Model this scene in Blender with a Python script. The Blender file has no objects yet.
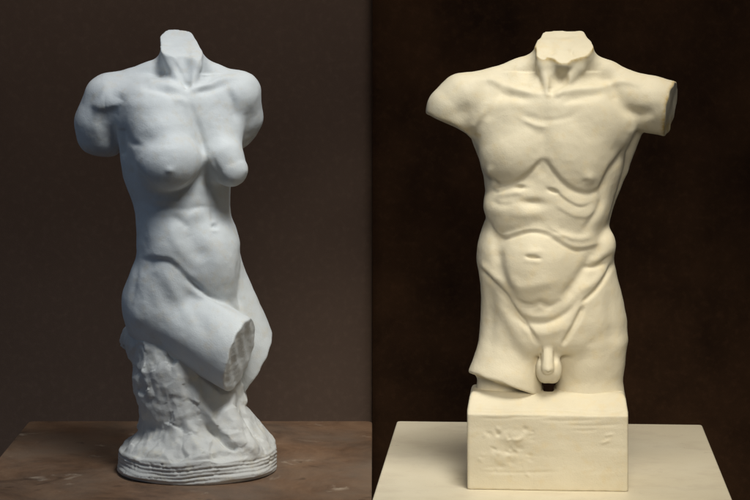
import bpy, math
import numpy as np
from mathutils import Vector

# ------------------------------------------------------------------ scales
S = 0.0015            # metres per modelling unit
DPX = 2333.0          # camera distance to the reference plane, in units
ZC = 488.0            # camera height above the table tops, in units
TZ = 0.78             # height of the table tops in metres
H = 1.0              # sculpting grid step
f32 = np.float32
C = bpy.context.scene.collection

def W(x, y, z):       # units -> metres
    return Vector((x*S, y*S, z*S + TZ))

# ------------------------------------------------------------------ noise
def _hash(i, j, k, seed):
    n = (i*374761393 + j*668265263 + k*1274126177 + seed*974634777) & 0xffffffff
    n = ((n ^ (n >> 13))*1103515245) & 0xffffffff
    n = (n ^ (n >> 16)) & 0xffffff
    return n/float(0xffffff)*2-1
NR = np.linalg.qr(np.random.RandomState(3).normal(size=(3, 3)))[0]
def vnoise(P, scale, seed=0):
    q = (P.astype(np.float64)@NR)/scale + 1000.0
    i = np.floor(q).astype(np.int64); f = q-i; f = f*f*(3-2*f)
    r = 0
    for a in (0, 1):
        for b in (0, 1):
            for c in (0, 1):
                w = (f[:, 0] if a else 1-f[:, 0])*(f[:, 1] if b else 1-f[:, 1])*(f[:, 2] if c else 1-f[:, 2])
                r = r + w*_hash(i[:, 0]+a, i[:, 1]+b, i[:, 2]+c, seed)
    return r
def fbm(P, scale, octs=3, seed=0, gain=.5):
    r = 0; a = 1
    for o in range(octs):
        r = r + a*vnoise(P, scale, seed+o*17); scale /= 2.03; a *= gain
    return r

# ------------------------------------------------------------------ solid modelling
def smin(a, b, k):
    if k <= 0: return np.minimum(a, b)
    h = np.maximum(k-np.abs(a-b), 0)/k
    return np.minimum(a, b)-h*h*k*.25
def smax(a, b, k): return -smin(-a, -b, k)

def P3(u, v, w):      # seen position + depth towards the viewer -> modelling coordinates
    f = 1-w/DPX
    return (375+(u-375)*f, v*f, w)

class Solid:          # coordinates: x right, v down, w towards the viewer
    def __init__(s, lo, hi, h=H):
        s.lo = np.array(lo, float); s.h = h
        n = np.ceil((np.array(hi)-s.lo)/h).astype(int)+1
        s.X = (s.lo[0]+np.arange(n[0])*h).astype(f32)[:, None, None]
        s.Y = (s.lo[1]+np.arange(n[1])*h).astype(f32)[None, :, None]
        s.Z = (s.lo[2]+np.arange(n[2])*h).astype(f32)[None, None, :]
        s.n = n; s.D = np.full(n, 60, f32)
    def _sl(s, bb, m):
        if bb is None: return (slice(None),)*3
        r = []
        for a in range(3):
            i0 = int(max(0, (bb[0][a]-m-s.lo[a])//s.h)); i1 = int(min(s.n[a], (bb[1][a]+m-s.lo[a])//s.h+2))
            r.append(slice(i0, max(i1, i0+1)))
        return tuple(r)
    def add(s, prim, k=6):
        fn, bb = prim; sl = s._sl(bb, k+4)
        s.D[sl] = smin(s.D[sl], fn(s.X[sl[0]], s.Y[:, sl[1]], s.Z[:, :, sl[2]]).astype(f32), k)
    def sub(s, prim, k=3):
        fn, bb = prim; sl = s._sl(bb, k+4)
        s.D[sl] = smax(s.D[sl], -fn(s.X[sl[0]], s.Y[:, sl[1]], s.Z[:, :, sl[2]]).astype(f32), k)
    def mesh(s):
        D = s.D; nx, ny, nz = D.shape
        D[0] = 5; D[-1] = 5; D[:, 0] = 5; D[:, -1] = 5; D[:, :, 0] = 5; D[:, :, -1] = 5
        I = (D < 0)
        cnt = np.zeros((nx-1, ny-1, nz-1), np.int8)
        for a in (0, 1):
            for b in (0, 1):
                for c in (0, 1):
                    cnt += I[a:nx-1+a, b:ny-1+b, c:nz-1+c]
        act = (cnt > 0) & (cnt < 8)
        idx = np.argwhere(act); m = len(idx)
        ids = np.full(act.shape, -1, np.int64); ids[act] = np.arange(m)
        pos = np.zeros((m, 3)); num = np.zeros(m)
        ci = idx.T
        for ax in range(3):
            o1, o2 = [(1, 2), (0, 2), (0, 1)][ax]
            for p in (0, 1):
                for q in (0, 1):
                    off = np.zeros(3, int); off[o1] = p; off[o2] = q
                    off2 = off.copy(); off2[ax] = 1
                    d0 = D[ci[0]+off[0], ci[1]+off[1], ci[2]+off[2]].astype(float)
                    d1 = D[ci[0]+off2[0], ci[1]+off2[1], ci[2]+off2[2]].astype(float)
                    cr = (d0 < 0) != (d1 < 0)
                    t = np.where(cr, d0/np.where(cr, d0-d1, 1), 0)
                    pt = np.tile(off.astype(float), (m, 1)); pt[:, ax] = t
                    pos += pt*cr[:, None]; num += cr
        V = s.lo + (idx+pos/num[:, None])*s.h
        F = []
        for ax in range(3):
            o1, o2 = [(1, 2), (2, 0), (0, 1)][ax]
            sa = [slice(None)]*3; sb = [slice(None)]*3
            sa[ax] = slice(0, -1); sb[ax] = slice(1, None)
            A = I[tuple(sa)]; B = I[tuple(sb)]
            e = np.argwhere(A != B)
            e = e[(e[:, o1] > 0) & (e[:, o2] > 0)]
            fl = A[e[:, 0], e[:, 1], e[:, 2]]
            def cell(p, q):
                g = e.copy(); g[:, o1] -= p; g[:, o2] -= q
                return ids[g[:, 0], g[:, 1], g[:, 2]]
            qd = np.stack([cell(1, 1), cell(0, 1), cell(0, 0), cell(1, 0)], 1)
            qd[~fl] = qd[~fl][:, ::-1]
            F.append(qd)
        return V, np.concatenate(F)

def smooth(V, F, it=2, lam=.5):
    e = np.concatenate([F[:, [0, 1]], F[:, [1, 2]], F[:, [2, 3]], F[:, [3, 0]]])
    n = len(V); a = np.concatenate([e[:, 0], e[:, 1]]); b = np.concatenate([e[:, 1], e[:, 0]])
    deg = np.bincount(a, minlength=n)
    for _ in range(it):
        nv = np.stack([np.bincount(a, V[b, c], minlength=n)/deg for c in range(3)], 1)
        V = V+lam*(nv-V)
    return V
def normals(V, F):
    fn = np.cross(V[F[:, 2]]-V[F[:, 0]], V[F[:, 3]]-V[F[:, 1]])
    N = np.stack([sum(np.bincount(F[:, j], fn[:, c], minlength=len(V)) for j in range(4)) for c in range(3)], 1)
    return N/(np.linalg.norm(N, axis=1)[:, None]+1e-9)

# primitives ------------------------------------------------------
def bbox(ps, r):
    ps = np.array(ps, float); r = np.array(r, float)
    return (ps.min(0)-r, ps.max(0)+r)
def rot(rx=0, ry=0, rz=0):
    a, b, c = map(math.radians, (rx, ry, rz))
    Rx = np.array([[1, 0, 0], [0, math.cos(a), -math.sin(a)], [0, math.sin(a), math.cos(a)]])
    Ry = np.array([[math.cos(b), 0, math.sin(b)], [0, 1, 0], [-math.sin(b), 0, math.cos(b)]])
    Rz = np.array([[math.cos(c), -math.sin(c), 0], [math.sin(c), math.cos(c), 0], [0, 0, 1]])
    return Rz@Ry@Rx
def ell(c, r, R=None):
    c = np.array(c, float); R = np.eye(3) if R is None else R; r = np.array(r, float)
    def fn(X, Y, Z):
        x, y, z = X-c[0], Y-c[1], Z-c[2]
        q = [(R[0, i]*x+R[1, i]*y+R[2, i]*z)/r[i] for i in range(3)]
        k0 = np.sqrt(q[0]**2+q[1]**2+q[2]**2)
        k1 = np.sqrt((q[0]/r[0])**2+(q[1]/r[1])**2+(q[2]/r[2])**2)
        return k0*(k0-1)/(k1+1e-6)
    return fn, (c-r.max(), c+r.max())
def cone(p, q, r1, r2, sz=1.0):     # round cone, sz squashes depth
    p = np.array(p, float); q = np.array(q, float)
    d = q-p; d2 = (d*d*np.array([1, 1, 1/sz**2])).sum()
    def fn(X, Y, Z):
        x, y, z = X-p[0], Y-p[1], (Z-p[2])/sz
        t = np.clip((x*d[0]+y*d[1]+z*d[2]/sz)/d2, 0, 1)
        return np.sqrt((x-t*d[0])**2+(y-t*d[1])**2+(z-t*d[2]/sz)**2)-(r1+(r2-r1)*t)
    return fn, bbox([p, q], max(r1, r2)*max(1, sz))
def chain(pts, rs, sz=1.0, k=4):
    cs = [cone(pts[i], pts[i+1], rs[i], rs[i+1], sz) for i in range(len(pts)-1)]
    def fn(X, Y, Z):
        d = cs[0][0](X, Y, Z)
        for c in cs[1:]: d = smin(d, c[0](X, Y, Z), k)
        return d
    return fn, (np.min([c[1][0] for c in cs], 0), np.max([c[1][1] for c in cs], 0))
def cut(prim, p, n, k=1.5, wob=0):
    p = np.array(p, float); n = np.array(n, float); n /= np.linalg.norm(n)
    fn0, bb = prim
    def fn(X, Y, Z):
        pl = (X-p[0])*n[0]+(Y-p[1])*n[1]+(Z-p[2])*n[2]
        if wob: pl = pl + wob*(np.sin(X*.23+Z*.19)+np.sin(Y*.31+Z*.27+1))
        return smax(fn0(X, Y, Z), pl, k)
    return fn, bb
def loft(rows, k=4, n=2.0, bulge=None):
    """rows: v, xl, xr, q(depth/width), turn in degrees, centre w"""
    R = np.array(rows, float)
    def fn(X, Y, Z):
        y = Y.ravel()
        yy = np.clip(y, R[0, 0], R[-1, 0])
        def it(c):
            return np.interp(yy, R[:, 0], R[:, c])
        xl, xr, q, th, cw = [it(c) for c in range(1, 6)]
        ker = np.ones(9)/9
        def sm(a):
            if len(a) < 12: return a
            return np.convolve(np.pad(a, 4, 'edge'), ker, 'valid')
        xl, xr, q, th, cw = map(sm, (xl, xr, q, th, cw)); th = np.radians(th)
        hw = (xr-xl)/2; m = n/(n-1); a = hw/(np.abs(np.cos(th))**m+np.abs(q*np.sin(th))**m)**(1/m); b = a*q
        cx = (xl+xr)/2
        sh = lambda t: t.reshape(1, -1, 1).astype(f32)
        dx = X-sh(cx); dz = Z-sh(cw)
        s = (dx*sh(np.cos(th))-dz*sh(np.sin(th)))/sh(a)
        f = (dx*sh(np.sin(th))+dz*sh(np.cos(th)))/sh(b)
        r = (np.abs(s)**n+np.abs(f)**n)**(1/n)
        g = np.sqrt((s/sh(a))**2+(f/sh(b))**2)+1e-6
        d = (r-1)*np.maximum(r, .3)/g if n == 2.0 else (r-1)*sh(np.minimum(a, b))
        over = np.maximum(R[0, 0]-Y, Y-R[-1, 0])
        return smax(d, over+0*d, k)
    hwmax = ((R[:, 2]-R[:, 1])/2).max()*1.2
    return fn, (np.array([R[:, 1].min()-4, R[0, 0], R[:, 5].min()-hwmax]), np.array([R[:, 2].max()+4, R[-1, 0], R[:, 5].max()+hwmax]))

# relief on the front, in seen coordinates -----------------------
def curve(pts, sub=6):
    P = np.array(pts, float)
    if len(P) < 3: return P
    Q = np.vstack([2*P[0]-P[1], P, 2*P[-1]-P[-2]]); out = []
    for i in range(1, len(Q)-2):
        for t in np.linspace(0, 1, sub, endpoint=False):
            a, b, c, d = Q[i-1], Q[i], Q[i+1], Q[i+2]
            out.append(.5*((2*b)+(c-a)*t+(2*a-5*b+4*c-d)*t*t+(3*b-a-3*c+d)*t**3))
    out.append(P[-1]); return np.array(out)
def seg_dist(U, V, P):
    best = np.full(len(U), 1e9); T = np.zeros(len(U)); sg = np.ones(len(U)); L = len(P)-1
    for i in range(L):
        ax, ay = P[i]; dx, dy = P[i+1]-P[i]; l2 = dx*dx+dy*dy+1e-9
        t = np.clip(((U-ax)*dx+(V-ay)*dy)/l2, 0, 1)
        ex, ey = U-ax-t*dx, V-ay-t*dy; d = ex*ex+ey*ey
        m = d < best; best[m] = d[m]; T[m] = (i+t[m])/L
        sg[m] = np.sign(dx*ey-dy*ex)[m]
    return np.sqrt(best), T, sg
class Relief:
    def __init__(s, U, V): s.U, s.V, s.d = U, V, np.zeros(len(U))
    def stroke(s, pts, sig, amp, taper=.25):
        P = curve(pts); d, t, _ = seg_dist(s.U, s.V, P)
        e = np.clip(np.minimum(t, 1-t)/max(taper, 1e-3), 0, 1)
        s.d += amp*(.15+.85*e)*np.exp(-(d/sig)**2)
    def step(s, pts, amp, near, far, taper=.2):
        """raised on the left-hand side of the walking direction (v down: sign<0), sharp at the line, fading out over far"""
        P = curve(pts); d, t, sg = seg_dist(s.U, s.V, P)
        e = np.clip(np.minimum(t, 1-t)/max(taper, 1e-3), 0, 1); e = e*e*(3-2*e)
        x = d*np.where(sg < 0, 1, -1)
        up = (1/(1+np.exp(-x/near*2.2)))*np.exp(-(np.maximum(x, 0)/far)**2)
        s.d += amp*e*up
    def blob(s, u, v, ru, rv, amp, ang=0, p=2):
        a = math.radians(ang); x = s.U-u; y = s.V-v
        X = (x*math.cos(a)+y*math.sin(a))/ru; Y = (-x*math.sin(a)+y*math.cos(a))/rv
        s.d += amp*np.exp(-(X*X+Y*Y)**(p/2))

def finish(name, V, F, y0, mat, parent, stain=None):
    k = 1+y0/DPX
    out = np.empty_like(V)
    out[:, 0] = (V[:, 0]-375)*k*S
    out[:, 1] = (y0-V[:, 2]*k)*S
    out[:, 2] = (ZC-V[:, 1]*k)*S+TZ
    # orientation check (swap of axes)
    me = bpy.data.meshes.new(name)
    c = out.mean(0); fc = out[F].mean(1)
    fn = np.cross(out[F[:, 2]]-out[F[:, 0]], out[F[:, 3]]-out[F[:, 1]])
    vol = (fn*fc).sum()
    if vol < 0: F = F[:, ::-1]
    org = np.array(parent.location) if parent else np.zeros(3)
    out = out-org
    me.vertices.add(len(out)); me.vertices.foreach_set('co', out.astype(f32).ravel())
    me.loops.add(F.size); me.loops.foreach_set('vertex_index', F.astype(np.int32).ravel())
    me.polygons.add(len(F)); me.polygons.foreach_set('loop_start', (np.arange(len(F))*4).astype(np.int32))
    me.polygons.foreach_set('loop_total', np.full(len(F), 4, np.int32))
    me.polygons.foreach_set('use_smooth', np.ones(len(F), bool))
    me.update(); me.validate()
    if stain is not None:
        at = me.attributes.new('stain', 'FLOAT', 'POINT'); at.data.foreach_set('value', stain.astype(f32))
    o = bpy.data.objects.new(name, me); C.objects.link(o); o.parent = parent
    me.materials.append(mat)
    return o
def seen(V):
    f = 1-V[:, 2]/DPX
    return 375+(V[:, 0]-375)/f, V[:, 1]/f
def front_disp(V, F, relief_fn, back=.15):
    N = normals(V, F)
    if (N*(V-V.mean(0))).sum() < 0: N = -N
    U, Vv = seen(V); R = Relief(U, Vv); relief_fn(R)
    w = np.clip((N[:, 2]+back)/(1+back)*1.6, 0, 1)
    w = np.where(V[:, 2] < -200, 0, w)
    V = V+N*(R.d*w)[:, None]
    return V

# ------------------------------------------------------------------ materials
def new_mat(name):
    m = bpy.data.materials.new(name); m.use_nodes = True
    nt = m.node_tree; b = nt.nodes['Principled BSDF']
    return m, nt, b
def nd(nt, t, **kw):
    n = nt.nodes.new(t)
    for k, v in kw.items():
        if k.startswith('i_'): n.inputs[k[2:].replace('_', ' ')].default_value = v
        else: setattr(n, k, v)
    return n
def ramp(nt, fac, stops):
    r = nt.nodes.new('ShaderNodeValToRGB'); nt.links.new(fac, r.inputs[0])
    el = r.color_ramp.elements
    while len(el) < len(stops): el.new(.5)
    for e, (p, c) in zip(el, stops): e.position = p; e.color = (*c, 1)
    return r.outputs[0]
def mixc(nt, fac, a, b, mode='MIX'):
    m = nt.nodes.new('ShaderNodeMix'); m.data_type = 'RGBA'; m.blend_type = mode
    for s, v in ((m.inputs[0], fac), (m.inputs[6], a), (m.inputs[7], b)):
        if isinstance(v, bpy.types.NodeSocket): nt.links.new(v, s)
        else: s.default_value = v if isinstance(v, (int, float)) else (*v, 1)
    return m.outputs[2]
def coords(nt, scale=(1, 1, 1)):
    t = nt.nodes.new('ShaderNodeTexCoord'); mp = nt.nodes.new('ShaderNodeMapping')
    mp.inputs['Scale'].default_value = scale
    nt.links.new(t.outputs['Object'], mp.inputs[0]); return mp.outputs[0]
def noise(nt, vec, scale, detail=4, rough=.55, dist=0):
    n = nd(nt, 'ShaderNodeTexNoise'); n.inputs['Scale'].default_value = scale
    n.inputs['Detail'].default_value = detail; n.inputs['Roughness'].default_value = rough
    n.inputs['Distortion'].default_value = dist
    nt.links.new(vec, n.inputs['Vector']); return n.outputs['Fac']
def bump(nt, b, h, strength, dist=.001, prev=None):
    n = nt.nodes.new('ShaderNodeBump'); n.inputs['Strength'].default_value = strength
    n.inputs['Distance'].default_value = dist
    nt.links.new(h, n.inputs['Height'])
    if prev: nt.links.new(prev, n.inputs['Normal'])
    nt.links.new(n.outputs[0], b.inputs['Normal']); return n.outputs[0]

def plaster(name, base, dark, tint, rough=.62, bstr=.34):
    m, nt, b = new_mat(name); v = coords(nt)
    c = ramp(nt, noise(nt, v, 9, 5), [(.3, dark), (.65, base)])
    c = mixc(nt, ramp(nt, noise(nt, v, 55, 4, .6), [(.52, (0, 0, 0)), (.72, (.6, .6, .6))]), c, tint)
    c = mixc(nt, ramp(nt, noise(nt, v, 420, 2, .6), [(.68, (0, 0, 0)), (.76, (.35, .35, .35))]), c, tuple(x*.55 for x in dark))
    at = nt.nodes.new('ShaderNodeAttribute'); at.attribute_name = 'stain'
    mu = nt.nodes.new('ShaderNodeMath'); mu.operation = 'MULTIPLY'
    nt.links.new(at.outputs['Fac'], mu.inputs[0])
    nt.links.new(ramp(nt, noise(nt, v, 90, 4, .65), [(.32, (.15, .15, .15)), (.62, (1, 1, 1))]), mu.inputs[1])
    c = mixc(nt, mu.outputs[0], c, (.50, .36, .13))
    nt.links.new(c, b.inputs['Base Color'])
    b.inputs['Roughness'].default_value = rough
    b.inputs['Specular IOR Level'].default_value = .3
    b.inputs['Subsurface Weight'].default_value = 0
    n1 = bump(nt, b, noise(nt, v, 60, 5, .6), bstr, .002)
    bump(nt, b, noise(nt, v, 480, 3, .6), bstr*.8, .0006, n1)
    return m
M_cool = plaster('cool_white_plaster', (.66, .69, .70), (.56, .59, .61), (.60, .57, .50))
M_cool_rock = plaster('rough_white_plaster', (.62, .63, .62), (.47, .48, .48), (.60, .57, .48), bstr=.38)
M_warm = plaster('ivory_plaster', (.72, .66, .51), (.63, .57, .43), (.68, .58, .38), rough=.55)
M_warm_cut = plaster('yellowed_plaster', (.74, .66, .46), (.64, .53, .32), (.60, .45, .20), rough=.6, bstr=.6)

def wood_mat():
    m, nt, b = new_mat('worn_brown_wood'); v = coords(nt, (1, .75, 1))
    g = noise(nt, v, 8, 9, .74, .5)
    c = ramp(nt, g, [(.32, (.075, .042, .025)), (.5, (.165, .096, .057)), (.68, (.235, .145, .088))])
    v2 = coords(nt, (1, 1, 1))
    c = mixc(nt, ramp(nt, noise(nt, v2, 4.5, 5, .6), [(.42, (0, 0, 0)), (.68, (.65, .65, .65))]), c, (.17, .135, .105))
    v3 = coords(nt, (1, 1.0, 1))
    c = mixc(nt, ramp(nt, noise(nt, v3, 16, 5, .65, .5), [(.62, (0, 0, 0)), (.72, (.6, .6, .6))]), c, (.50, .42, .33))
    c = mixc(nt, ramp(nt, noise(nt, v3, 13.3, 3, .6, .8), [(.64, (0, 0, 0)), (.73, (.75, .75, .75))]), c, (.05, .03, .02))
    c = mixc(nt, ramp(nt, noise(nt, v2, 120, 2, .6), [(.70, (0, 0, 0)), (.76, (.5, .5, .5))]), c, (.32, .28, .23))
    nt.links.new(c, b.inputs['Base Color']); b.inputs['Roughness'].default_value = .55
    b.inputs['Specular IOR Level'].default_value = .35
    bump(nt, b, g, .3, .002); return m
def board_mat():
    m, nt, b = new_mat('painted_cream_board'); v = coords(nt)
    c = ramp(nt, noise(nt, v, 6, 5, .6), [(.3, (.74, .665, .505)), (.7, (.80, .735, .58))])
    v3 = coords(nt, (1, 1.3, 1))
    c = mixc(nt, ramp(nt, noise(nt, v3, 10, 5, .7, .2), [(.50, (0, 0, 0)), (.75, (.38, .38, .38))]), c, (.52, .43, .33))
    c = mixc(nt, ramp(nt, noise(nt, v3, 33, 3, .6), [(.66, (0, 0, 0)), (.74, (.3, .3, .3))]), c, (.42, .33, .24))
    c = mixc(nt, ramp(nt, noise(nt, v, 230, 2, .6), [(.70, (0, 0, 0)), (.76, (.6, .6, .6))]), c, (.28, .22, .15))
    nt.links.new(c, b.inputs['Base Color']); b.inputs['Roughness'].default_value = .5
    bump(nt, b, noise(nt, v, 60, 5, .6), .15, .001); return m
def cloth_mat(name, a, c2, weave):
    m, nt, b = new_mat(name); v = coords(nt)
    c = ramp(nt, noise(nt, v, 5, 5, .6), [(.3, a), (.7, c2)])
    c = mixc(nt, ramp(nt, noise(nt, v, 70, 3, .6), [(.5, (0, 0, 0)), (.8, (.3, .3, .3))]), c, tuple(x*1.6 for x in c2))
    nt.links.new(c, b.inputs['Base Color']); b.inputs['Roughness'].default_value = .9
    b.inputs['Specular IOR Level'].default_value = .08
    bump(nt, b, noise(nt, v, weave, 2, .5), .3, .001); return m
M_wood = wood_mat(); M_board = board_mat()
M_back_l = cloth_mat('dark_brown_backdrop', (.18, .125, .098), (.20, .14, .11), 500)
M_back_r = cloth_mat('black_brown_backdrop', (.030, .016, .009), (.088, .044, .022), 350)

def empty(name, loc, label=None, cat=None):
    o = bpy.data.objects.new(name, None); C.objects.link(o); o.location = loc
    if label: o['label'] = label; o['category'] = cat
    return o

# ------------------------------------------------------------------ WOMAN
YW = 92.0
def build_woman():
    root = empty('female_torso_sculpture', (0, 0, 0), 'cool white plaster female torso seated on a rough rock base, on the brown wooden table', 'sculpture')
    kx = 1+YW/DPX
    root.location = ((197-375)*kx*S, YW*S, TZ)
    g = Solid((62, 18, -95), (290, 440, 95))
    T = 33
    trunk = [(78, 150, 222, .62, T, -2), (88, 128, 236, .60, T, -2), (100, 119, 240, .62, T, 0), (118, 118, 239, .66, T, 2),
             (140, 120, 238, .68, T, 3), (160, 122, 235, .69, T, 3), (175, 124, 232, .70, T, 3), (190, 129, 230, .71, T, 3), (200, 133, 230, .72, T, 3),
             (215, 137, 231, .72, T, 4), (228, 138, 236, .72, T, 5), (242, 138, 240, .72, T, 5), (252, 138, 239, .72, T, 5),
             (270, 134, 241, .74, T, 2), (290, 131, 243, .76, 28, 0), (310, 127, 242, .78, 25, -2), (330, 128, 238, .8, 20, -4), (350, 140, 228, .8, 20, -6)]
    g.add(loft(trunk, 10, 2.7), 0)
    # trapezius / shoulder girdle
    g.add(chain([P3(178, 66, -8), P3(150, 78, -10), P3(112, 93, -4)], [16, 16, 19], .9), 12)
    g.add(chain([P3(186, 66, -8), P3(215, 80, -12), P3(240, 90, -14)], [16, 15, 17], .9), 12)
    # neck
    npl = (P3(180, 46, 0), (.14, -.84, .515))
    n0 = cut(chain([P3(180, 5, -4), P3(181, 58, -4), P3(185, 95, 0)], [24, 23.5, 24], .98), P3(180, 40, -25), (-.12, 0, -1), 2)
    n0 = cut(cut(n0, P3(160, 40, 0), (-1, .12, .1), 2.5), P3(198, 44, -12), (.92, -.30, -.25), 3)
    g.add(cut(n0, *npl, .8, .5), 9)
    g.add(cut(chain([P3(165, 40, 9), P3(171, 66, 15), P3(184, 90, 26)], [6.5, 5.5, 4.5], 1.0), *npl, .8), 3)
    g.add(cut(chain([P3(198, 40, 6), P3(196, 66, 13), P3(190, 90, 25)], [6, 5, 4.5], 1.0), *npl, .8), 3)
    g.sub(cone(P3(184, 56, 22), P3(187, 82, 29.5), 8.5, 5.5), 2)
    # arm stumps
    g.add(cut(chain([P3(108, 98, -2), P3(100, 122, -6), P3(100, 150, -12)], [24, 25, 23], 1.0), P3(100, 157, -10), (-.16, 1, .05), 20), 8)
    g.add(cut(chain([P3(239, 93, -12), P3(240, 116, -22), P3(235, 150, -30)], [22, 22.5, 19], 1.0), P3(240, 149, -20), (.45, .9, .1), 14), 7)
    g.add(ell(P3(140, 104, 14), (34, 20, 15)), 16)
    g.add(ell(P3(226, 100, 2), (24, 18, 16)), 14)
    # breasts
    g.add(ell(P3(169, 164, 44), (30, 26, 27), rot(10, 6, -12)), 5)
    g.add(chain([P3(158, 112, 22), P3(164, 138, 37), P3(168, 158, 46)], [20, 24, 27], 1.0), 14)
    g.add(chain([P3(216, 138, 9), P3(223, 157, 25), P3(231, 170, 30)], [22, 20, 16.5], 1.0), 14)
    g.add(ell(P3(214, 116, 8), (24, 34, 16), rot(18, 30, -20)), 14)
    # belly and hip
    g.add(ell(P3(207, 262, 18), (30, 42, 26), rot(0, 0, -8)), 12)
    g.add(ell(P3(150, 300, 2), (26, 42, 36), rot(0, 0, 4)), 8)
    # far thigh
    far = cone(P3(212, 268, -12), P3(258, 372, -24), 29, 30, .95)
    far = cut(far, P3(258, 361, -20), (.88, .48, -.22), 1.5, .4)
    g.add(far, 6)
    # near thigh
    near = chain([P3(157, 302, 6), P3(195, 330, 24), P3(275, 374, 62)], [34, 37, 37], .92)
    near = cut(near, P3(240.5, 355, 44), (.93, .25, .30), 1.4, .45)
    g.add(near, 5)
    g.add(ell(P3(160, 284, 16), (26, 18, 20), rot(0, 0, 25)), 10)
    V, F = g.mesh(); V = smooth(V, F, 2)
    def rel(r):
        # neck: sternomastoids, pit, throat hollow
        r.stroke([(176, 62), (181, 76), (187, 86)], 2.4, -1.2, .15)
        r.blob(187, 87, 3.5, 4, -2)
        r.blob(160, 72, 8, 9, -3.5, 30)
        r.blob(207, 76, 6, 8, -2.5, -30)
        # clavicles and hollows
        r.stroke([(182, 90), (165, 84), (145, 79), (118, 80)], 3.4, 2.8)
        r.stroke([(176, 95), (155, 89), (140, 86)], 3.5, -2.4)
        r.stroke([(190, 90), (205, 86), (222, 80), (240, 76)], 3.2, 2.6)
        r.stroke([(195, 92), (210, 90), (226, 84)], 3.5, -2.0)
        # deltoid planes
        r.stroke([(107, 80), (104, 96), (98, 112), (95, 140)], 5, 1.8)
        r.stroke([(122, 92), (116, 105), (110, 125)], 7, -2.5)
        r.stroke([(228, 88), (233, 105), (237, 124)], 4, -2.4)
        r.stroke([(123, 156), (122.5, 142), (122, 128)], 2.6, -3, .1)
        r.stroke([(124, 126), (126, 136), (132, 143), (143, 147)], 3.4, -1.6)
        r.blob(150, 140, 14, 7, -1.5, 10)
        # sternum
        r.stroke([(187, 96), (196, 120), (203, 145), (206, 165), (208, 190), (212, 212)], 3.4, -2.4)
        r.stroke([(190, 105), (182, 100), (172, 99)], 4, 1)
        
        # nipples
        r.blob(170, 170, 4.0, 3.4, 1.5); r.blob(170, 171, 8, 7, .8)
        r.step([(88, 104), (100, 109), (112, 108), (124, 100)], 2.4, 2.5, 12, .3)
        r.stroke([(96, 112), (104, 130), (112, 146)], 7, -1.4)
        r.blob(246, 171, 3.5, 3.5, .8)
        # breast undersides
        r.stroke([(133, 160), (143, 175), (153, 186), (166, 192), (181, 190), (194, 179), (200, 166)], 2.2, -2.8)
        r.stroke([(209, 150), (217, 168), (226, 183), (234, 188)], 2.6, -.8)
        # ribs / rectus
        r.stroke([(135, 196), (155, 207), (170, 208), (186, 209), (198, 205)], 3.6, -1.0)
        r.stroke([(150, 199), (165, 201), (180, 200)], 3.4, .9)
        r.stroke([(184, 216), (196, 208), (210, 207), (224, 208), (231, 206)], 2.8, -.9)
        r.blob(199, 216, 10, 6, 1.6); r.blob(222, 214, 8, 6, 1.4)
        r.stroke([(170, 214), (182, 222), (190, 228)], 4, -1.6)
        r.stroke([(172, 218), (173, 236), (182, 252), (198, 266)], 6, 1.3)
        r.stroke([(186, 224), (192, 240), (199, 252), (206, 262)], 8, -2.2)
        r.blob(222, 250, 12, 22, 1.4)
        # navel
        r.blob(214.5, 226, 3.0, 2.4, -3.4); r.blob(214.5, 231, 4, 2, .8)
        r.stroke([(212, 208), (213, 222)], 2.2, -1.2)
        
        # iliac crease : hip mass stands proud below the line
        r.step([(206, 292), (196, 284), (184, 275), (176, 266), (168, 261), (154, 259.5), (139, 259)], -3.0, 3.0, 18, .15)
        r.stroke([(139, 259), (154, 259.5), (168, 261), (176, 266), (188, 278), (202, 289)], 2.8, -1.3)
        r.stroke([(188, 280), (205, 294), (222, 303), (240, 312)], 2.6, -2.6)
        r.stroke([(239, 252), (238.5, 275), (240, 296), (241, 310)], 2.4, -2.8)
        # hip hollows and thigh planes
        r.stroke([(152, 272), (160, 290), (172, 312)], 7, -1.5)
        r.stroke([(166, 268), (174, 290), (186, 310), (196, 330)], 6, 1.2)
        r.stroke([(142, 266), (143, 290), (146, 315)], 5, .9)
        r.stroke([(139, 262), (134, 290), (128, 320)], 3, -.8)
        r.stroke([(178, 280), (200, 296), (222, 308), (246, 320)], 5, 2.0)
        r.stroke([(180, 300), (196, 318), (210, 340)], 9, -1.5)
        r.stroke([(127, 322), (150, 336), (180, 354), (210, 374)], 6, -1.8)
        r.blob(138, 318, 10, 12, 1.5)
    V = front_disp(V, F, rel)
    N = normals(V, F)
    if (N*(V-V.mean(0))).sum() < 0: N = -N
    V = V+N*(fbm(V, 18, 3, 3, .42)*.5+fbm(V, 4.5, 1, 9)*.06)[:, None]
    # chisel marks on the near thigh's cut face
    n = np.array((.93, .25, .30)); n /= np.linalg.norm(n)
    p = np.array(P3(240.5, 355, 44)); dd = (V-p)@n
    m = (np.abs(dd) < 2.5) & (N@n > .8) & (V[:, 2] > 5)
    V = V+N*(m*(fbm(V*np.array([.6, 2.0, .6]), 15, 3, 31, .55)*.38))[:, None]
    V = smooth(V, F, 1, .35)
    finish('torso', V, F, YW, M_cool, root)

    # rough rock and turned base disc
    g = Solid((108, 325, -90), (290, 492, 95))
    kz = 1.0/kx
    vb = ZC*kz                      # table level in modelling rows
    rock = [(326, 126, 224, .80, 30, -15), (344, 122, 236, .84, 32, -14), (356, 128, 242, .86, 36, -11), (375, 134, 243, .92, 42, -6), (392, 139, 243, .96, 45, -2), (408, 142, 247, .97, 45, -1),
            (420, 141, 256, .95, 45, -3), (432, 135, 267, .98, 45, -1), (440, 131, 270, 1.0, 45, 0), (446, 126, 271, 1.0, 45, 0), (455, 126, 271, 1.0, 0, 0), (vb-3, 118, 276, .99, 0, 0)]
    fn, bb = loft(rock, 4, 2.6)
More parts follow.
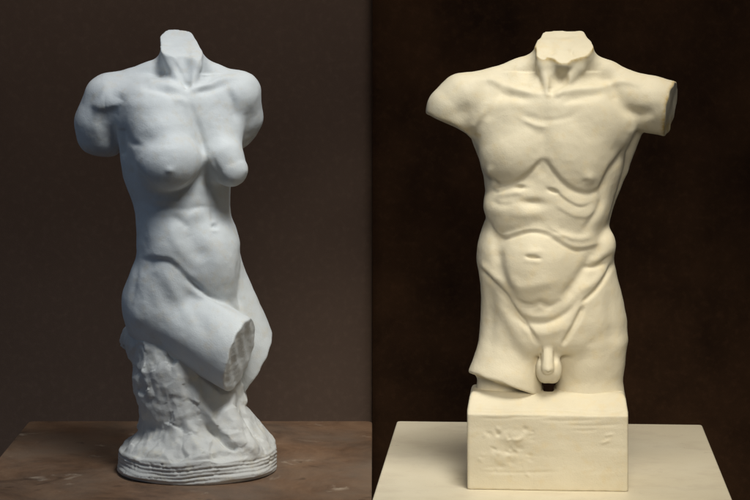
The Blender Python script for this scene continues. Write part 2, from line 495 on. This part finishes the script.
    # hollow the top so that the seat stays clear of the thigh
    g.add((fn, bb), 0)
    g.sub(cone(P3(224, 386, 72), P3(262, 398, 82), 22, 26, 1.0), 12)
    g.add(cone(P3(208, 402, 28), P3(246, 446, 44), 15, 12, 1.0), 10)
    g.add(cone(P3(216, 380, 20), P3(226, 420, 26), 12, 14, 1.0), 8)
    g.add(ell(P3(171, 384, 6), (32, 52, 39)), 14)
    g.add(loft([(424, 150, 250, .98, 0, 0), (436, 134, 266, 1, 0, 0), (444, 124, 273, 1, 0, 0), (450, 120, 275.5, 1, 0, 0)], 3), 8)
    disc = loft([(447, 119.5, 276, 1.0, 0, 0), (vb, 118, 276.5, 1.0, 0, 0)], 2)
    g.add(disc, 2)
    V, F = g.mesh(); V = smooth(V, F, 1)
    N = normals(V, F)
    if (N*(V-V.mean(0))).sum() < 0: N = -N
    body = np.clip((449-V[:, 1])/6, 0, 1)
    # flat chiselled facets: cellular relief
    rng = np.random.RandomState(4)
    pts = np.stack([rng.uniform(110, 285, 520), rng.uniform(325, 460, 520), rng.uniform(-85, 90, 520)], 1)
    hgt = rng.uniform(-1, 1, 520); tilt = rng.normal(0, .16, (520, 3))
    fac = np.zeros(len(V)); ch = 20000
    for i in range(0, len(V), ch):
        q = V[i:i+ch]+np.stack([fbm(V[i:i+ch], 14, 2, 5+j)*3 for j in range(3)], 1)
        d = ((q[:, None, :]-pts[None])**2).sum(2)
        d.partition(1, axis=1) if False else None
        j = d.argsort(1)[:, :2]; a = j[:, 0]; b = j[:, 1]; r_ = np.arange(len(q))
        h = lambda jj: hgt[jj]*1.7+((q-pts[jj])*tilt[jj]).sum(1)
        da = np.sqrt(d[r_, a]); db = np.sqrt(d[r_, b]); w = np.clip((db-da)/4, 0, 1); w = .5+.5*w
        fac[i:i+ch] = h(a)*w+h(b)*(1-w)
    rough = fac*.6+fbm(V, 24, 3, 11, .5)*1.7+np.abs(fbm(V*np.array([1, .6, 1]), 11, 2, 17))*-.9+fbm(V, 4, 2, 14)*.15
    V = V+N*(rough*body)[:, None]
    U, Vv = seen(V); R = Relief(U, Vv)
    R.stroke([(205, 425), (218, 436), (228, 446), (238, 449)], 2.6, -5, .1)
    R.stroke([(196, 400), (212, 418), (226, 434), (238, 446)], 5, 3.5)
    R.stroke([(238, 395), (244, 418), (247, 440)], 2.5, -2.5)
    R.stroke([(252, 416), (262, 438)], 3, -2)
    R.stroke([(186, 422), (196, 436), (200, 455)], 5, 2)
    V = V+N*(R.d*np.clip(N[:, 2]*2, 0, 1)*body)[:, None]
    # trowel lines round the disc
    side = np.clip((V[:, 1]-448.5)/1.5, 0, 1)*np.clip(1-np.abs(N[:, 1])*1.2, 0, 1)
    ang = np.arctan2(V[:, 2], V[:, 0]-197)
    row = V[:, 1]+1.6*np.sin(ang*2.0+.6)+.5*np.sin(ang*5+1)+fbm(V, 30, 2, 20)*1.2
    lines = np.zeros(len(V))
    for c, wd, am in ((452.5, .8, -1.2), (456.0, .9, -1.3), (459.5, .8, -1.0), (462.8, .8, -1.7), (467, .9, -.8)):
        lines += am*np.exp(-((row-c+1.5)/wd)**2)*(.6+.4*np.sin(ang*3+c))
    lines += .8*((row*.28) % 1.0)
    lines += fbm(V, 12, 3, 23)*.4+np.minimum(fbm(V, 6, 2, 29)+.35, 0)*2
    Nr = N*np.array([1, 0, 1])
    V = V+Nr*(lines*side)[:, None]
    # broken wavy rim, lower on the right
    rim = np.exp(-((V[:, 1]-448)/3.0)**2)*(np.hypot(V[:, 0]-197, V[:, 2]) > 66)
    V[:, 1] += rim*(fbm(V, 18, 2, 41)*1.6)
    V[:, 1] = np.minimum(V[:, 1], vb-.2)
    finish('rock_base', V, F, YW, M_cool_rock, root)

# ------------------------------------------------------------------ MAN
YM = 36.0
def build_man():
    km = 1+YM/DPX
    root = empty('male_torso_sculpture', ((547-375)*km*S, YM*S, TZ), 'ivory plaster male torso standing on a rectangular plinth, on the cream table', 'sculpture')
    g = Solid((418, 18, -72), (688, 412, 80))
    cage = [(76, 505, 596, .5, 0, -6), (88, 484, 618, .50, 0, -5), (102, 475, 628, .52, 0, -3), (125, 475, 631, .56, 0, -2), (140, 477, 629, .58, 0, 0), (160, 483, 624, .60, 0, 0),
            (175, 485, 621, .61, 0, 1), (195, 485.5, 615, .62, 0, 2), (208, 487, 611, .62, 0, 2), (222, 489, 608, .62, 0, 0), (240, 494, 606, .60, 0, -4), (252, 505, 600, .55, 0, -6)]
    g.add(loft(cage, 8), 0)
    pel = [(190, 492, 610, .5, 0, -6), (210, 489.5, 609.5, .52, 0, -5), (222, 488, 607.5, .56, 0, -2), (232, 485.5, 608.5, .6, 0, 0), (245, 480, 612, .62, 0, 0), (260, 479, 614, .62, 0, 0), (280, 480, 618, .62, 0, 0), (300, 481, 623, .62, 0, -2),
           (320, 481, 627.5, .62, 0, -4), (340, 480, 627, .60, 0, -6), (352, 482, 624, .55, 0, -8)]
    g.add(loft(pel, 8), 3)
    # shoulders
    g.add(chain([P3(560, 60, -10), P3(520, 76, -10), P3(476, 94, -4)], [17, 17, 20], .85), 12)
    g.add(chain([P3(568, 60, -10), P3(605, 77, -10), P3(634, 93, -6)], [17, 17, 19], .85), 12)
    # neck
    npl = (P3(564, 46.5, 0), (0, -.86, .51))
    n0 = cut(chain([P3(564, 5, -6), P3(564, 52, -4), P3(557, 94, 0)], [30, 29, 27], .9), P3(564, 40, -26), (0, 0, -1), 2)
    n0 = cut(cut(n0, P3(543.5, 30, -26), (-.93, -.10, -.36), 2.5), P3(583.5, 30, -26), (.95, -.10, -.28), 2.5)
    g.add(cut(n0, *npl, .8, .6), 9)
    g.add(cut(chain([P3(542, 40, 9), P3(543, 66, 15), P3(549, 94, 28)], [7.5, 6, 5], 1.0), *npl, .8), 3)
    g.add(cut(chain([P3(584, 40, 8), P3(578, 68, 14), P3(556, 94, 28)], [7.5, 6, 5], 1.0), *npl, .8), 3)
    g.add(cut(chain([P3(563, 40, 17), P3(563, 64, 18), P3(560, 78, 10)], [9, 8, 4], 1.0), *npl, .8), 3)
    g.sub(cone(P3(560, 80, 28), P3(553, 90, 33), 9, 4), 4)
    # arm stumps
    st = chain([P3(488, 97, -2), P3(466, 103, 0), P3(454, 112, 2)], [24, 30, 28.5], .95)
    st = cut(st, P3(447, 123, 4), (-.42, .90, .06), 1.2, .3)
    g.add(st, 8)
    st = chain([P3(622, 98, -6), P3(650, 104, -6), P3(700, 116, -4)], [24, 28, 28], .98)
    st = cut(st, P3(669, 112, 0), (.94, .18, .30), 1.2, .5)
    g.add(st, 8)
    # latissimus behind the armpits
    g.add(chain([P3(630, 128, -22), P3(616, 168, -16), P3(600, 222, -8)], [13, 12, 7], 1.0), 8)
    g.add(chain([P3(480, 128, -22), P3(492, 165, -14), P3(498, 205, -8)], [12, 10, 8], 1.0), 8)
    # pectorals
    g.add(ell(P3(511, 150, 22), (33, 35, 22), rot(10, -14, -6)), 7)
    g.add(ell(P3(577, 153, 23), (37, 38, 21), rot(10, 12, 10)), 7)
    g.add(ell(P3(500, 118, 12), (34, 26, 20), rot(10, -10, -18)), 12)
    g.add(ell(P3(600, 120, 12), (36, 26, 20), rot(10, 10, 22)), 12)
    # ribcage front mass, belly, obliques, pubis
    g.add(ell(P3(518, 205, 20), (34, 30, 22), rot(0, -10, 0)), 10)
    g.add(ell(P3(570, 212, 20), (36, 34, 21), rot(0, 10, 12)), 10)
    g.add(ell(P3(537, 269, 24), (40, 46, 27), rot(-3, 0, 4)), 8)
    g.add(ell(P3(545, 325, 16), (34, 22, 20), rot(0, 0, 0)), 12)
    g.add(ell(P3(600, 246, 4), (15, 20, 24), rot(0, 10, 10)), 5)
    g.add(ell(P3(492, 250, 4), (13, 30, 24), rot(0, 0, 0)), 10)
    # thighs
    lt = [(318, 485, 548, .8, 0, 0), (340, 479, 547, .78, 0, 2), (358, 473, 543, .78, 0, 4), (370, 468, 541, .8, 0, 6), (400, 462, 541, .8, 0, 8)]
    g.add(cut(loft(lt, 3), P3(500, 383, 26), (-.32, .90, .16), 2.0, .3), 5)
    g.add(cut(loft([(350, 480, 542, .7, 0, -6), (412, 474, 540, .7, 0, -6)], 3), P3(500, 410, 0), (0, 1, 0), 2), 5)
    rt = [(318, 552, 620, .8, 0, -2), (340, 551, 628, .78, 0, 0), (360, 553, 625.5, .78, 0, 0), (380, 556, 623, .78, 0, 0), (412, 554, 627, .8, 0, 0)]
    g.add(loft(rt, 3), 5)
    # genitals, simply as carved
    g.add(ell(P3(544.5, 369, 28), (8.5, 14, 10)), 3); g.add(ell(P3(553.5, 369, 28), (8.5, 14, 10)), 6)
    g.add(chain([P3(547, 345, 30), P3(547.8, 369, 38)], [7.0, 6.2], 1.0), 1.6)
    V, F = g.mesh(); V = smooth(V, F, 2)
    def rel(r):
        # neck
        r.blob(561, 74, 6, 6, -2.5)
        r.stroke([(551, 86), (551, 94)], 3, -1.2)
        r.blob(528, 75, 7, 10, -2, 30)
        # clavicles
        r.stroke([(545, 95), (525, 92), (505, 86), (490, 80), (470, 80)], 3.4, 2.2)
        r.stroke([(532, 99), (515, 96), (504, 92)], 4, -1.8); r.blob(503, 92, 8, 8, -4.2, 30)
        r.stroke([(556, 94), (575, 90), (600, 88), (620, 82), (640, 84)], 3.4, 2.2)
        r.stroke([(560, 100), (585, 96), (605, 94)], 4, -1.5)
        # deltoid / pectoral groove
        r.stroke([(610, 82), (616, 96), (626, 108), (640, 114), (655, 110)], 6, -4.2)
        r.stroke([(500, 92), (494, 108), (486, 122)], 5, -1.8)
        r.blob(462, 112, 14, 9, -2.6, -20)
        r.stroke([(470, 130), (478, 120), (486, 106)], 4, 1.6)
        r.stroke([(655, 118), (638, 128), (628, 136)], 4, .8)
        # upper ribs on the sternum
        r.stroke([(516, 110), (530, 117), (548, 120), (566, 118), (582, 110)], 3.4, -.8)
        r.stroke([(520, 118), (535, 125), (549, 127)], 2.6, .9)
        r.stroke([(522, 124), (536, 132), (546, 134)], 3.4, -.6)
        r.stroke([(545, 98), (544, 120), (543, 140), (542, 158)], 7, -2.0)
        r.stroke([(562, 104), (575, 100), (592, 100)], 3, -.8)
        # pectoral lower borders
        r.step([(612, 158), (606, 178), (598, 188), (586, 191), (572, 187), (558, 176), (549, 165), (543, 157)], -1.8, 2.4, 20, .15)
        r.step([(543, 157), (534, 168), (524, 177), (510, 183), (497, 183), (488, 176), (484, 165)], -2.0, 2.4, 20, .15)
        r.stroke([(543, 158), (534, 169), (524, 178), (510, 184), (497, 184.5), (489, 178)], 2.6, -1.9, .12)
        r.stroke([(543, 158), (549, 166), (558, 178), (572, 190), (588, 194), (599, 190)], 2.8, -1.2, .12)
        r.stroke([(600, 192), (607, 176), (618, 160), (630, 145)], 3.2, -2.4, .15)
        r.blob(489, 171, 4.5, 4.5, 2.2); r.blob(589, 178, 5.5, 5.5, 2.6); r.blob(586, 181, 3, 2, -1.2)
        # xiphoid and rib furrows
        r.blob(541, 176, 9, 12, 1.6)
        r.stroke([(488, 186), (496, 192), (506, 189), (518, 187), (530, 188)], 2.0, -1.6)
        r.blob(519, 187, 5, 2, -2.6)
        r.stroke([(494, 196), (510, 193), (525, 192)], 3.2, 1.6)
        r.stroke([(541, 184), (549, 190), (556, 192), (566, 200), (580, 207), (592, 204)], 2.2, -.5, .2)
        r.blob(553, 191, 5, 2, -2.6, 15)
        r.step([(546, 185), (556, 191), (567, 200), (581, 206), (598, 200)], 1.6, 1.6, 9, .3)
        r.step([(549, 200), (560, 209), (575, 217), (589, 217), (602, 206)], 1.2, 1.8, 9, .3)
        r.step([(488, 188), (497, 194), (508, 191), (520, 188), (532, 188)], 1.5, 1.6, 8, .3)
        r.stroke([(602, 190), (600, 206), (590, 222), (582, 232)], 3.4, -1.6)
        r.stroke([(612, 180), (605, 205), (594, 228)], 4, .7)
        r.blob(532, 203, 12, 4.5, -3.8, 5); r.blob(530, 214, 14, 5, 1.5)
        r.blob(500, 210, 10, 9, 1.2)
        r.stroke([(490, 200), (500, 205), (512, 205)], 3, -1)
        # thoracic arch over the belly
        r.step([(490, 218), (497, 232), (506, 237), (518, 234), (531, 231), (545, 233), (555, 239), (565, 245), (576, 249), (590, 247), (604, 243)], 3.0, 2.0, 14, .08)
        r.stroke([(490, 222), (498, 234), (507, 238.5), (519, 235.5), (532, 232.5), (546, 235), (556, 241), (566, 247), (577, 250.5), (592, 248)], 2.0, -.8, .07)
        r.stroke([(545, 222), (560, 232), (578, 238), (596, 234)], 4, 1.6)
        r.stroke([(548, 238), (562, 236), (575, 240)], 3, .8)
        # navel
        r.stroke([(525, 256.5), (533, 257.3), (541, 258.5)], 1.4, -3.2, .3)
        r.stroke([(524, 261), (533, 262), (542, 263)], 2, .4); r.blob(534, 252, 9, 3, 1.0)
        # belly furrows
        r.stroke([(497, 240), (498, 256), (501, 272), (509, 290), (520, 304)], 5.5, -3.0)
        r.stroke([(592, 252), (584, 270), (572, 288), (562, 300)], 5.5, -3.4)
        r.stroke([(505, 275), (520, 287), (540, 284), (560, 280)], 6, 1.5)
        r.stroke([(507, 296), (520, 304), (532, 306), (540, 303), (550, 306), (562, 300)], 3.2, -2.4)
        r.stroke([(500, 296), (514, 314), (530, 322), (550, 322), (568, 312), (580, 298)], 3.6, -2.2)
        r.stroke([(520, 312), (536, 316), (554, 314)], 4, 1.2)
        r.stroke([(520, 328), (545, 334), (568, 326)], 5, 1.4)
        # inguinal ligaments
        r.stroke([(480, 268), (490, 279), (503, 294), (515, 311), (528, 328), (540, 346)], 2.6, -2.8, .1)
        r.stroke([(480, 262), (490, 272), (504, 286)], 3.5, 2.0)
        r.stroke([(613, 263), (606, 276), (596, 290), (582, 303)], 2.2, -2.6, .12)
        r.stroke([(584, 306), (574, 326), (562, 346)], 2.6, -3.0, .12)
        r.stroke([(613, 255), (604, 262), (594, 267), (584, 268)], 2.6, -2.6)
        r.stroke([(608, 250), (598, 258), (588, 262)], 4, 1.6)
        r.stroke([(606, 268), (594, 282), (580, 292)], 4, 1.6)
        # thigh planes
        r.stroke([(496, 290), (508, 318), (524, 345), (536, 368)], 6, 1.6)
        r.stroke([(488, 280), (492, 310), (490, 350)], 5, -1.4)
        r.blob(591, 343, 5, 4, -.9)
        r.stroke([(608, 290), (612, 320), (612, 350)], 6, -1.3)
        r.blob(590, 365, 22, 20, 1.2)
        # glans, base of shaft
        r.stroke([(541, 346), (540.5, 366)], 1.8, -1.6); r.stroke([(555, 346), (555.5, 366)], 1.8, -1.4)
        r.stroke([(544, 372), (549, 374), (553, 371)], 1.4, -1.8)
    V = front_disp(V, F, rel)
    N = normals(V, F)
    if (N*(V-V.mean(0))).sum() < 0: N = -N
    V = V+N*(fbm(V, 18, 3, 53, .42)*.5+fbm(V, 4.5, 1, 59)*.06)[:, None]
    V = smooth(V, F, 1, .35)
    # yellowed edges of the cuts
    N = normals(V, F)
    if (N*(V-V.mean(0))).sum() < 0: N = -N
    def near(p, n, lo, hi, w):
        n = np.array(n, float); n /= np.linalg.norm(n); d = np.abs((V-np.array(p))@n); c = N@n
        return np.exp(-(d/w)**2)*np.clip((c-lo)*8, 0, 1)*np.clip((hi-c)*8, 0, 1)
    st = near(npl[0], npl[1], -.2, .93, 2.2)*(V[:, 2] > -4)*(V[:, 1] < 75)*.9
    a = near(P3(669, 112, 0), (.94, .18, .30), -.1, .97, 2.4)*(V[:, 0] > 640)
    b2 = near(P3(669, 112, 0), (.94, .18, .30), .8, 1.2, 3)*(V[:, 0] > 640)*np.clip((V[:, 1]-112)/14, 0, 1)
    c2 = near(P3(447, 123, 4), (-.40, .90, .10), -.2, .8, 2.5)*(V[:, 0] < 480)*.6
    st = np.clip(st+a+b2*.9+c2, 0, 1)
    finish('torso', V, F, YM, M_warm, root, st)

    # plinth
    kv = ZC/km
    g = Solid((456, 382, -80), (640, 492, 80))
    hw = 79
    def pl(X, Y, Z):
        # front face leans a touch; block with a bevelled, sunken shoulder at the top
        fx = np.abs(X-547.5+.0735*Z)-(hw-np.clip((404-Y)/12, 0, 1)*2)
        fz = np.abs(Z-.0735*(X-547.5))-(49-np.clip((407-Y)/15, 0, 1.3)*19)
        top = 388.5-Y+0*X; bot = Y-kv+.0*X
        d = smax(fx+0*Z, fz+0*X, 3)
        return smax(smax(d, top+0*d, 6), bot+0*d, 1.0)
    g.add((pl, (np.array([460, 385, -60]), np.array([636, 490, 60]))), 0)
    g.add(ell((551, 402, 14), (34, 9, 20)), 6)
    g.sub(cone(P3(548.5, 386, -60), P3(548.5, 386, 16), 5.5, 5), 1)
    g.sub(cone(P3(548.5, 393, -60), P3(548.5, 389, 14), 6.5, 5), 1)
    V, F = g.mesh(); V = smooth(V, F, 1)
    N = normals(V, F)
    if (N*(V-V.mean(0))).sum() < 0: N = -N
    U, Vv = seen(V); R = Relief(U, Vv)
    rng = np.random.RandomState(8)
    for i in range(70):
        u, v = rng.normal(510, 13), rng.normal(438, 9) if i % 2 else rng.normal(457, 7)
        R.blob(u, v, rng.uniform(1.5, 4.5), rng.uniform(1.2, 2.6), rng.uniform(-1.0, 1.1), rng.uniform(-40, 60))
    R.blob(512, 438, 13, 7, 1.2, 10, 4); R.blob(500, 458, 10, 6, 1.0, 20, 4)
    R.stroke([(600, 444), (611, 440)], 1.5, .7); R.stroke([(604, 436), (614, 434)], 1.2, .6)
    R.stroke([(470, 409.5), (500, 410.5), (550, 410), (600, 412), (626, 410)], 1.4, -1.0, .05)
    for v, a, b in ((416, 500, 560), (420, 540, 600), (425, 560, 622), (414, 575, 620), (430, 570, 600), (472, 480, 560), (418, 480, 520)):
        R.stroke([(a, v), ((a+b)/2, v+1), (b, v-.5)], 1.3, -.45)
    V = V+N*((R.d+fbm(V*np.array([.4, 1.6, 1]), 14, 3, 71)*.22+fbm(V, 34, 2, 75)*.7)*np.clip(N[:, 2]*1.5, .3, 1))[:, None]
    V[:, 1] = np.minimum(V[:, 1], kv-.2)
    V = smooth(V, F, 1, .3)
    finish('plinth', V, F, YM, M_warm, root)

build_woman()
build_man()

# ------------------------------------------------------------------ tables
def slab(name, cx, cy, lx, ly, th, ztop, mat, parent, rad=6, seg=6, rz=0, be=2.0):
    """rounded-corner board, units; centre cx,cy"""
    import bmesh
    bm = bmesh.new(); pts = []
    for sx, sy, a0 in ((1, 1, 0), (-1, 1, 90), (-1, -1, 180), (1, -1, 270)):
        for i in range(seg+1):
            a = math.radians(a0+90*i/seg)
            pts.append((sx*(lx/2-rad)+rad*math.cos(a), sy*(ly/2-rad)+rad*math.sin(a)))
    vs = [bm.verts.new((x*S, y*S, 0)) for x, y in pts]
    f = bm.faces.new(vs)
    r = bmesh.ops.extrude_face_region(bm, geom=[f])
    for v in r['geom']:
        if isinstance(v, bmesh.types.BMVert): v.co.z = -th*S
    bmesh.ops.recalc_face_normals(bm, faces=bm.faces)
    es = [e for e in bm.edges if abs(e.verts[0].co.z-e.verts[1].co.z) < 1e-6 and len(e.link_faces) == 2]
    bmesh.ops.bevel(bm, geom=es, offset=be*S, segments=3, affect='EDGES', profile=.6)
    me = bpy.data.meshes.new(name); bm.to_mesh(me); bm.free()
    for p in me.polygons: p.use_smooth = False
    o = bpy.data.objects.new(name, me); C.objects.link(o); o.parent = parent
    o.location = (cx*S, cy*S, ztop*S); o.rotation_euler.z = math.radians(rz)
    me.materials.append(mat); return o
def leg(x, y, h, w, mat, parent, rz=0):
    import bmesh
    bm = bmesh.new()
    bmesh.ops.create_cube(bm, size=1)
    for v in bm.verts:
        t = .8 if v.co.z < 0 else 1
        v.co = (v.co.x*w*t, v.co.y*w*t, v.co.z*h-h/2)
    bmesh.ops.bevel(bm, geom=list(bm.edges), offset=.003, segments=2, affect='EDGES')
    me = bpy.data.meshes.new('leg'); bm.to_mesh(me); bm.free(); me.materials.append(mat)
    o = bpy.data.objects.new('leg', me); C.objects.link(o); o.parent = parent
    o.location = (x, y, -.0375); return o

def table(name, label, x0, x1, y0, y1, mat, rz, pivot, rad, th=22):
    cx, cy = (x0+x1)/2, (y0+y1)/2
    c, s = math.cos(math.radians(rz)), math.sin(math.radians(rz))
    px, py = pivot
    wx, wy = px+(cx-px)*c-(cy-py)*s, py+(cx-px)*s+(cy-py)*c
    root = empty(name, (wx*S, wy*S, TZ), label, 'table')
    root.rotation_euler.z = math.radians(rz)
    slab('tabletop', 0, 0, x1-x0, y1-y0, th, 0, mat, root, rad)
    lx, ly = (x1-x0)*S/2-.06, (y1-y0)*S/2-.06
    for sx in (-1, 1):
        for sy in (-1, 1): leg(sx*lx, sy*ly, TZ-.0375, .045, mat, root)
    return root
# wooden table: side edges run straight away from the viewer
table('wooden_table', 'worn brown wooden table with scratched top, under the female torso', -401, -3.2, -64, 371, M_wood, 0, (0, 0), 9)
# cream table: turned about four degrees
th_ = -3.8
table('cream_table', 'cream painted table with faintly stained top, under the male torso', 25.5, 376.5, -62, 371, M_board, th_, (25.5, 371), 5)

# ------------------------------------------------------------------ backdrops
def backdrop(name, x0, x1, y, mat):
    import bmesh
    bm = bmesh.new(); nx, nz = 60, 60; t = 6
    z0, z1 = -480, 760
    def yy(i, j): 
        return y+1.5*math.sin(i*.31+j*.07)+1.2*math.sin(i*.13-j*.05)
    G = [[bm.verts.new(W(x0+(x1-x0)*i/nx, yy(i, j), z0+(z1-z0)*j/nz)-Vector((0, 0, 0))) for j in range(nz+1)] for i in range(nx+1)]
    fs = [bm.faces.new((G[i][j], G[i+1][j], G[i+1][j+1], G[i][j+1])) for i in range(nx) for j in range(nz)]
    r = bmesh.ops.extrude_face_region(bm, geom=fs)
    for v in r['geom']:
        if isinstance(v, bmesh.types.BMVert): v.co.y += t*S
    bmesh.ops.recalc_face_normals(bm, faces=bm.faces)
    me = bpy.data.meshes.new(name); bm.to_mesh(me); bm.free(); me.materials.append(mat)
    for p in me.polygons: p.use_smooth = True
    o = bpy.data.objects.new(name, me); C.objects.link(o); o['kind'] = 'structure'
    return o
YB = 800
kb = 1+YB/DPX
backdrop('brown_backdrop', -900, -2.5*kb, YB, M_back_l)
backdrop('black_backdrop', -2.5*kb, 900, YB-10, M_back_r)

# ------------------------------------------------------------------ light
world = bpy.data.worlds.new('World'); bpy.context.scene.world = world; world.use_nodes = True
bg = world.node_tree.nodes['Background']; bg.inputs[0].default_value = (.8, .85, 1, 1); bg.inputs[1].default_value = .03
def spot(name, loc, tgt, power, col, ang, rad, blend=.6):
    l = bpy.data.lights.new(name, 'SPOT'); l.energy = power; l.color = col; l.spot_size = math.radians(ang)
    l.spot_blend = blend; l.shadow_soft_size = rad
    o = bpy.data.objects.new(name, l); C.objects.link(o); o.location = loc
    o.rotation_euler = (Vector(tgt)-Vector(loc)).to_track_quat('-Z', 'Y').to_euler(); return o
wc = Vector(((185-375)*S, .12, TZ+.33)); mc = Vector(((548-375)*S, .04, TZ+.33))
spot('overhead_lamp', wc+Vector((.6, -.95, 1.8)), wc+Vector((-.06, 0, .03)), 126, (.95, .985, 1.0), 30, .38, .45)
spot('cool_fill_lamp', wc+Vector((-2.0, -1.1, .9)), wc, 20, (.50, .70, 1.0), 26, .45)  # unseen blue fill spot from the left; there is no window
spot('warm_key_lamp', mc+Vector((.2, -.8, 1.9)), mc+Vector((.05, .04, -.16)), 130, (1.0, .93, .78), 33, .38, .4)
spot('warm_fill_lamp', mc+Vector((.05, -1.5, .45)), mc+Vector((.02, 0, -.17)), 70, (1.0, .91, .75), 27, .30, .4)
def area(name, loc, tgt, power, col, sx, sy):
    l = bpy.data.lights.new(name, 'AREA'); l.energy = power; l.color = col; l.shape = 'RECTANGLE'; l.size = sx; l.size_y = sy
    o = bpy.data.objects.new(name, l); C.objects.link(o); o.location = loc
    o.rotation_euler = (Vector(tgt)-Vector(loc)).to_track_quat('-Z', 'Y').to_euler(); return o
area('added_backdrop_fill', (.05, .35, TZ+1.9), (.05, YB*S, TZ+.2), 6, (1.0, .9, .8), 2.6, .3)  # area light added out of view to brighten both backdrops evenly

# ------------------------------------------------------------------ camera
cam = bpy.data.cameras.new('camera'); co = bpy.data.objects.new('camera', cam); C.objects.link(co)
co.location = (0, -DPX*S, ZC*S+TZ); co.rotation_euler = (math.radians(90), 0, 0)
cam.sensor_width = 36; cam.lens = 36*DPX/750
cam.shift_y = -250/750; cam.clip_end = 50; cam.clip_start = .05
sc = bpy.context.scene; sc.camera = co
sc.view_settings.view_transform = 'Standard'; sc.view_settings.look = 'None'
sc.view_settings.exposure = 0; sc.view_settings.gamma = 1
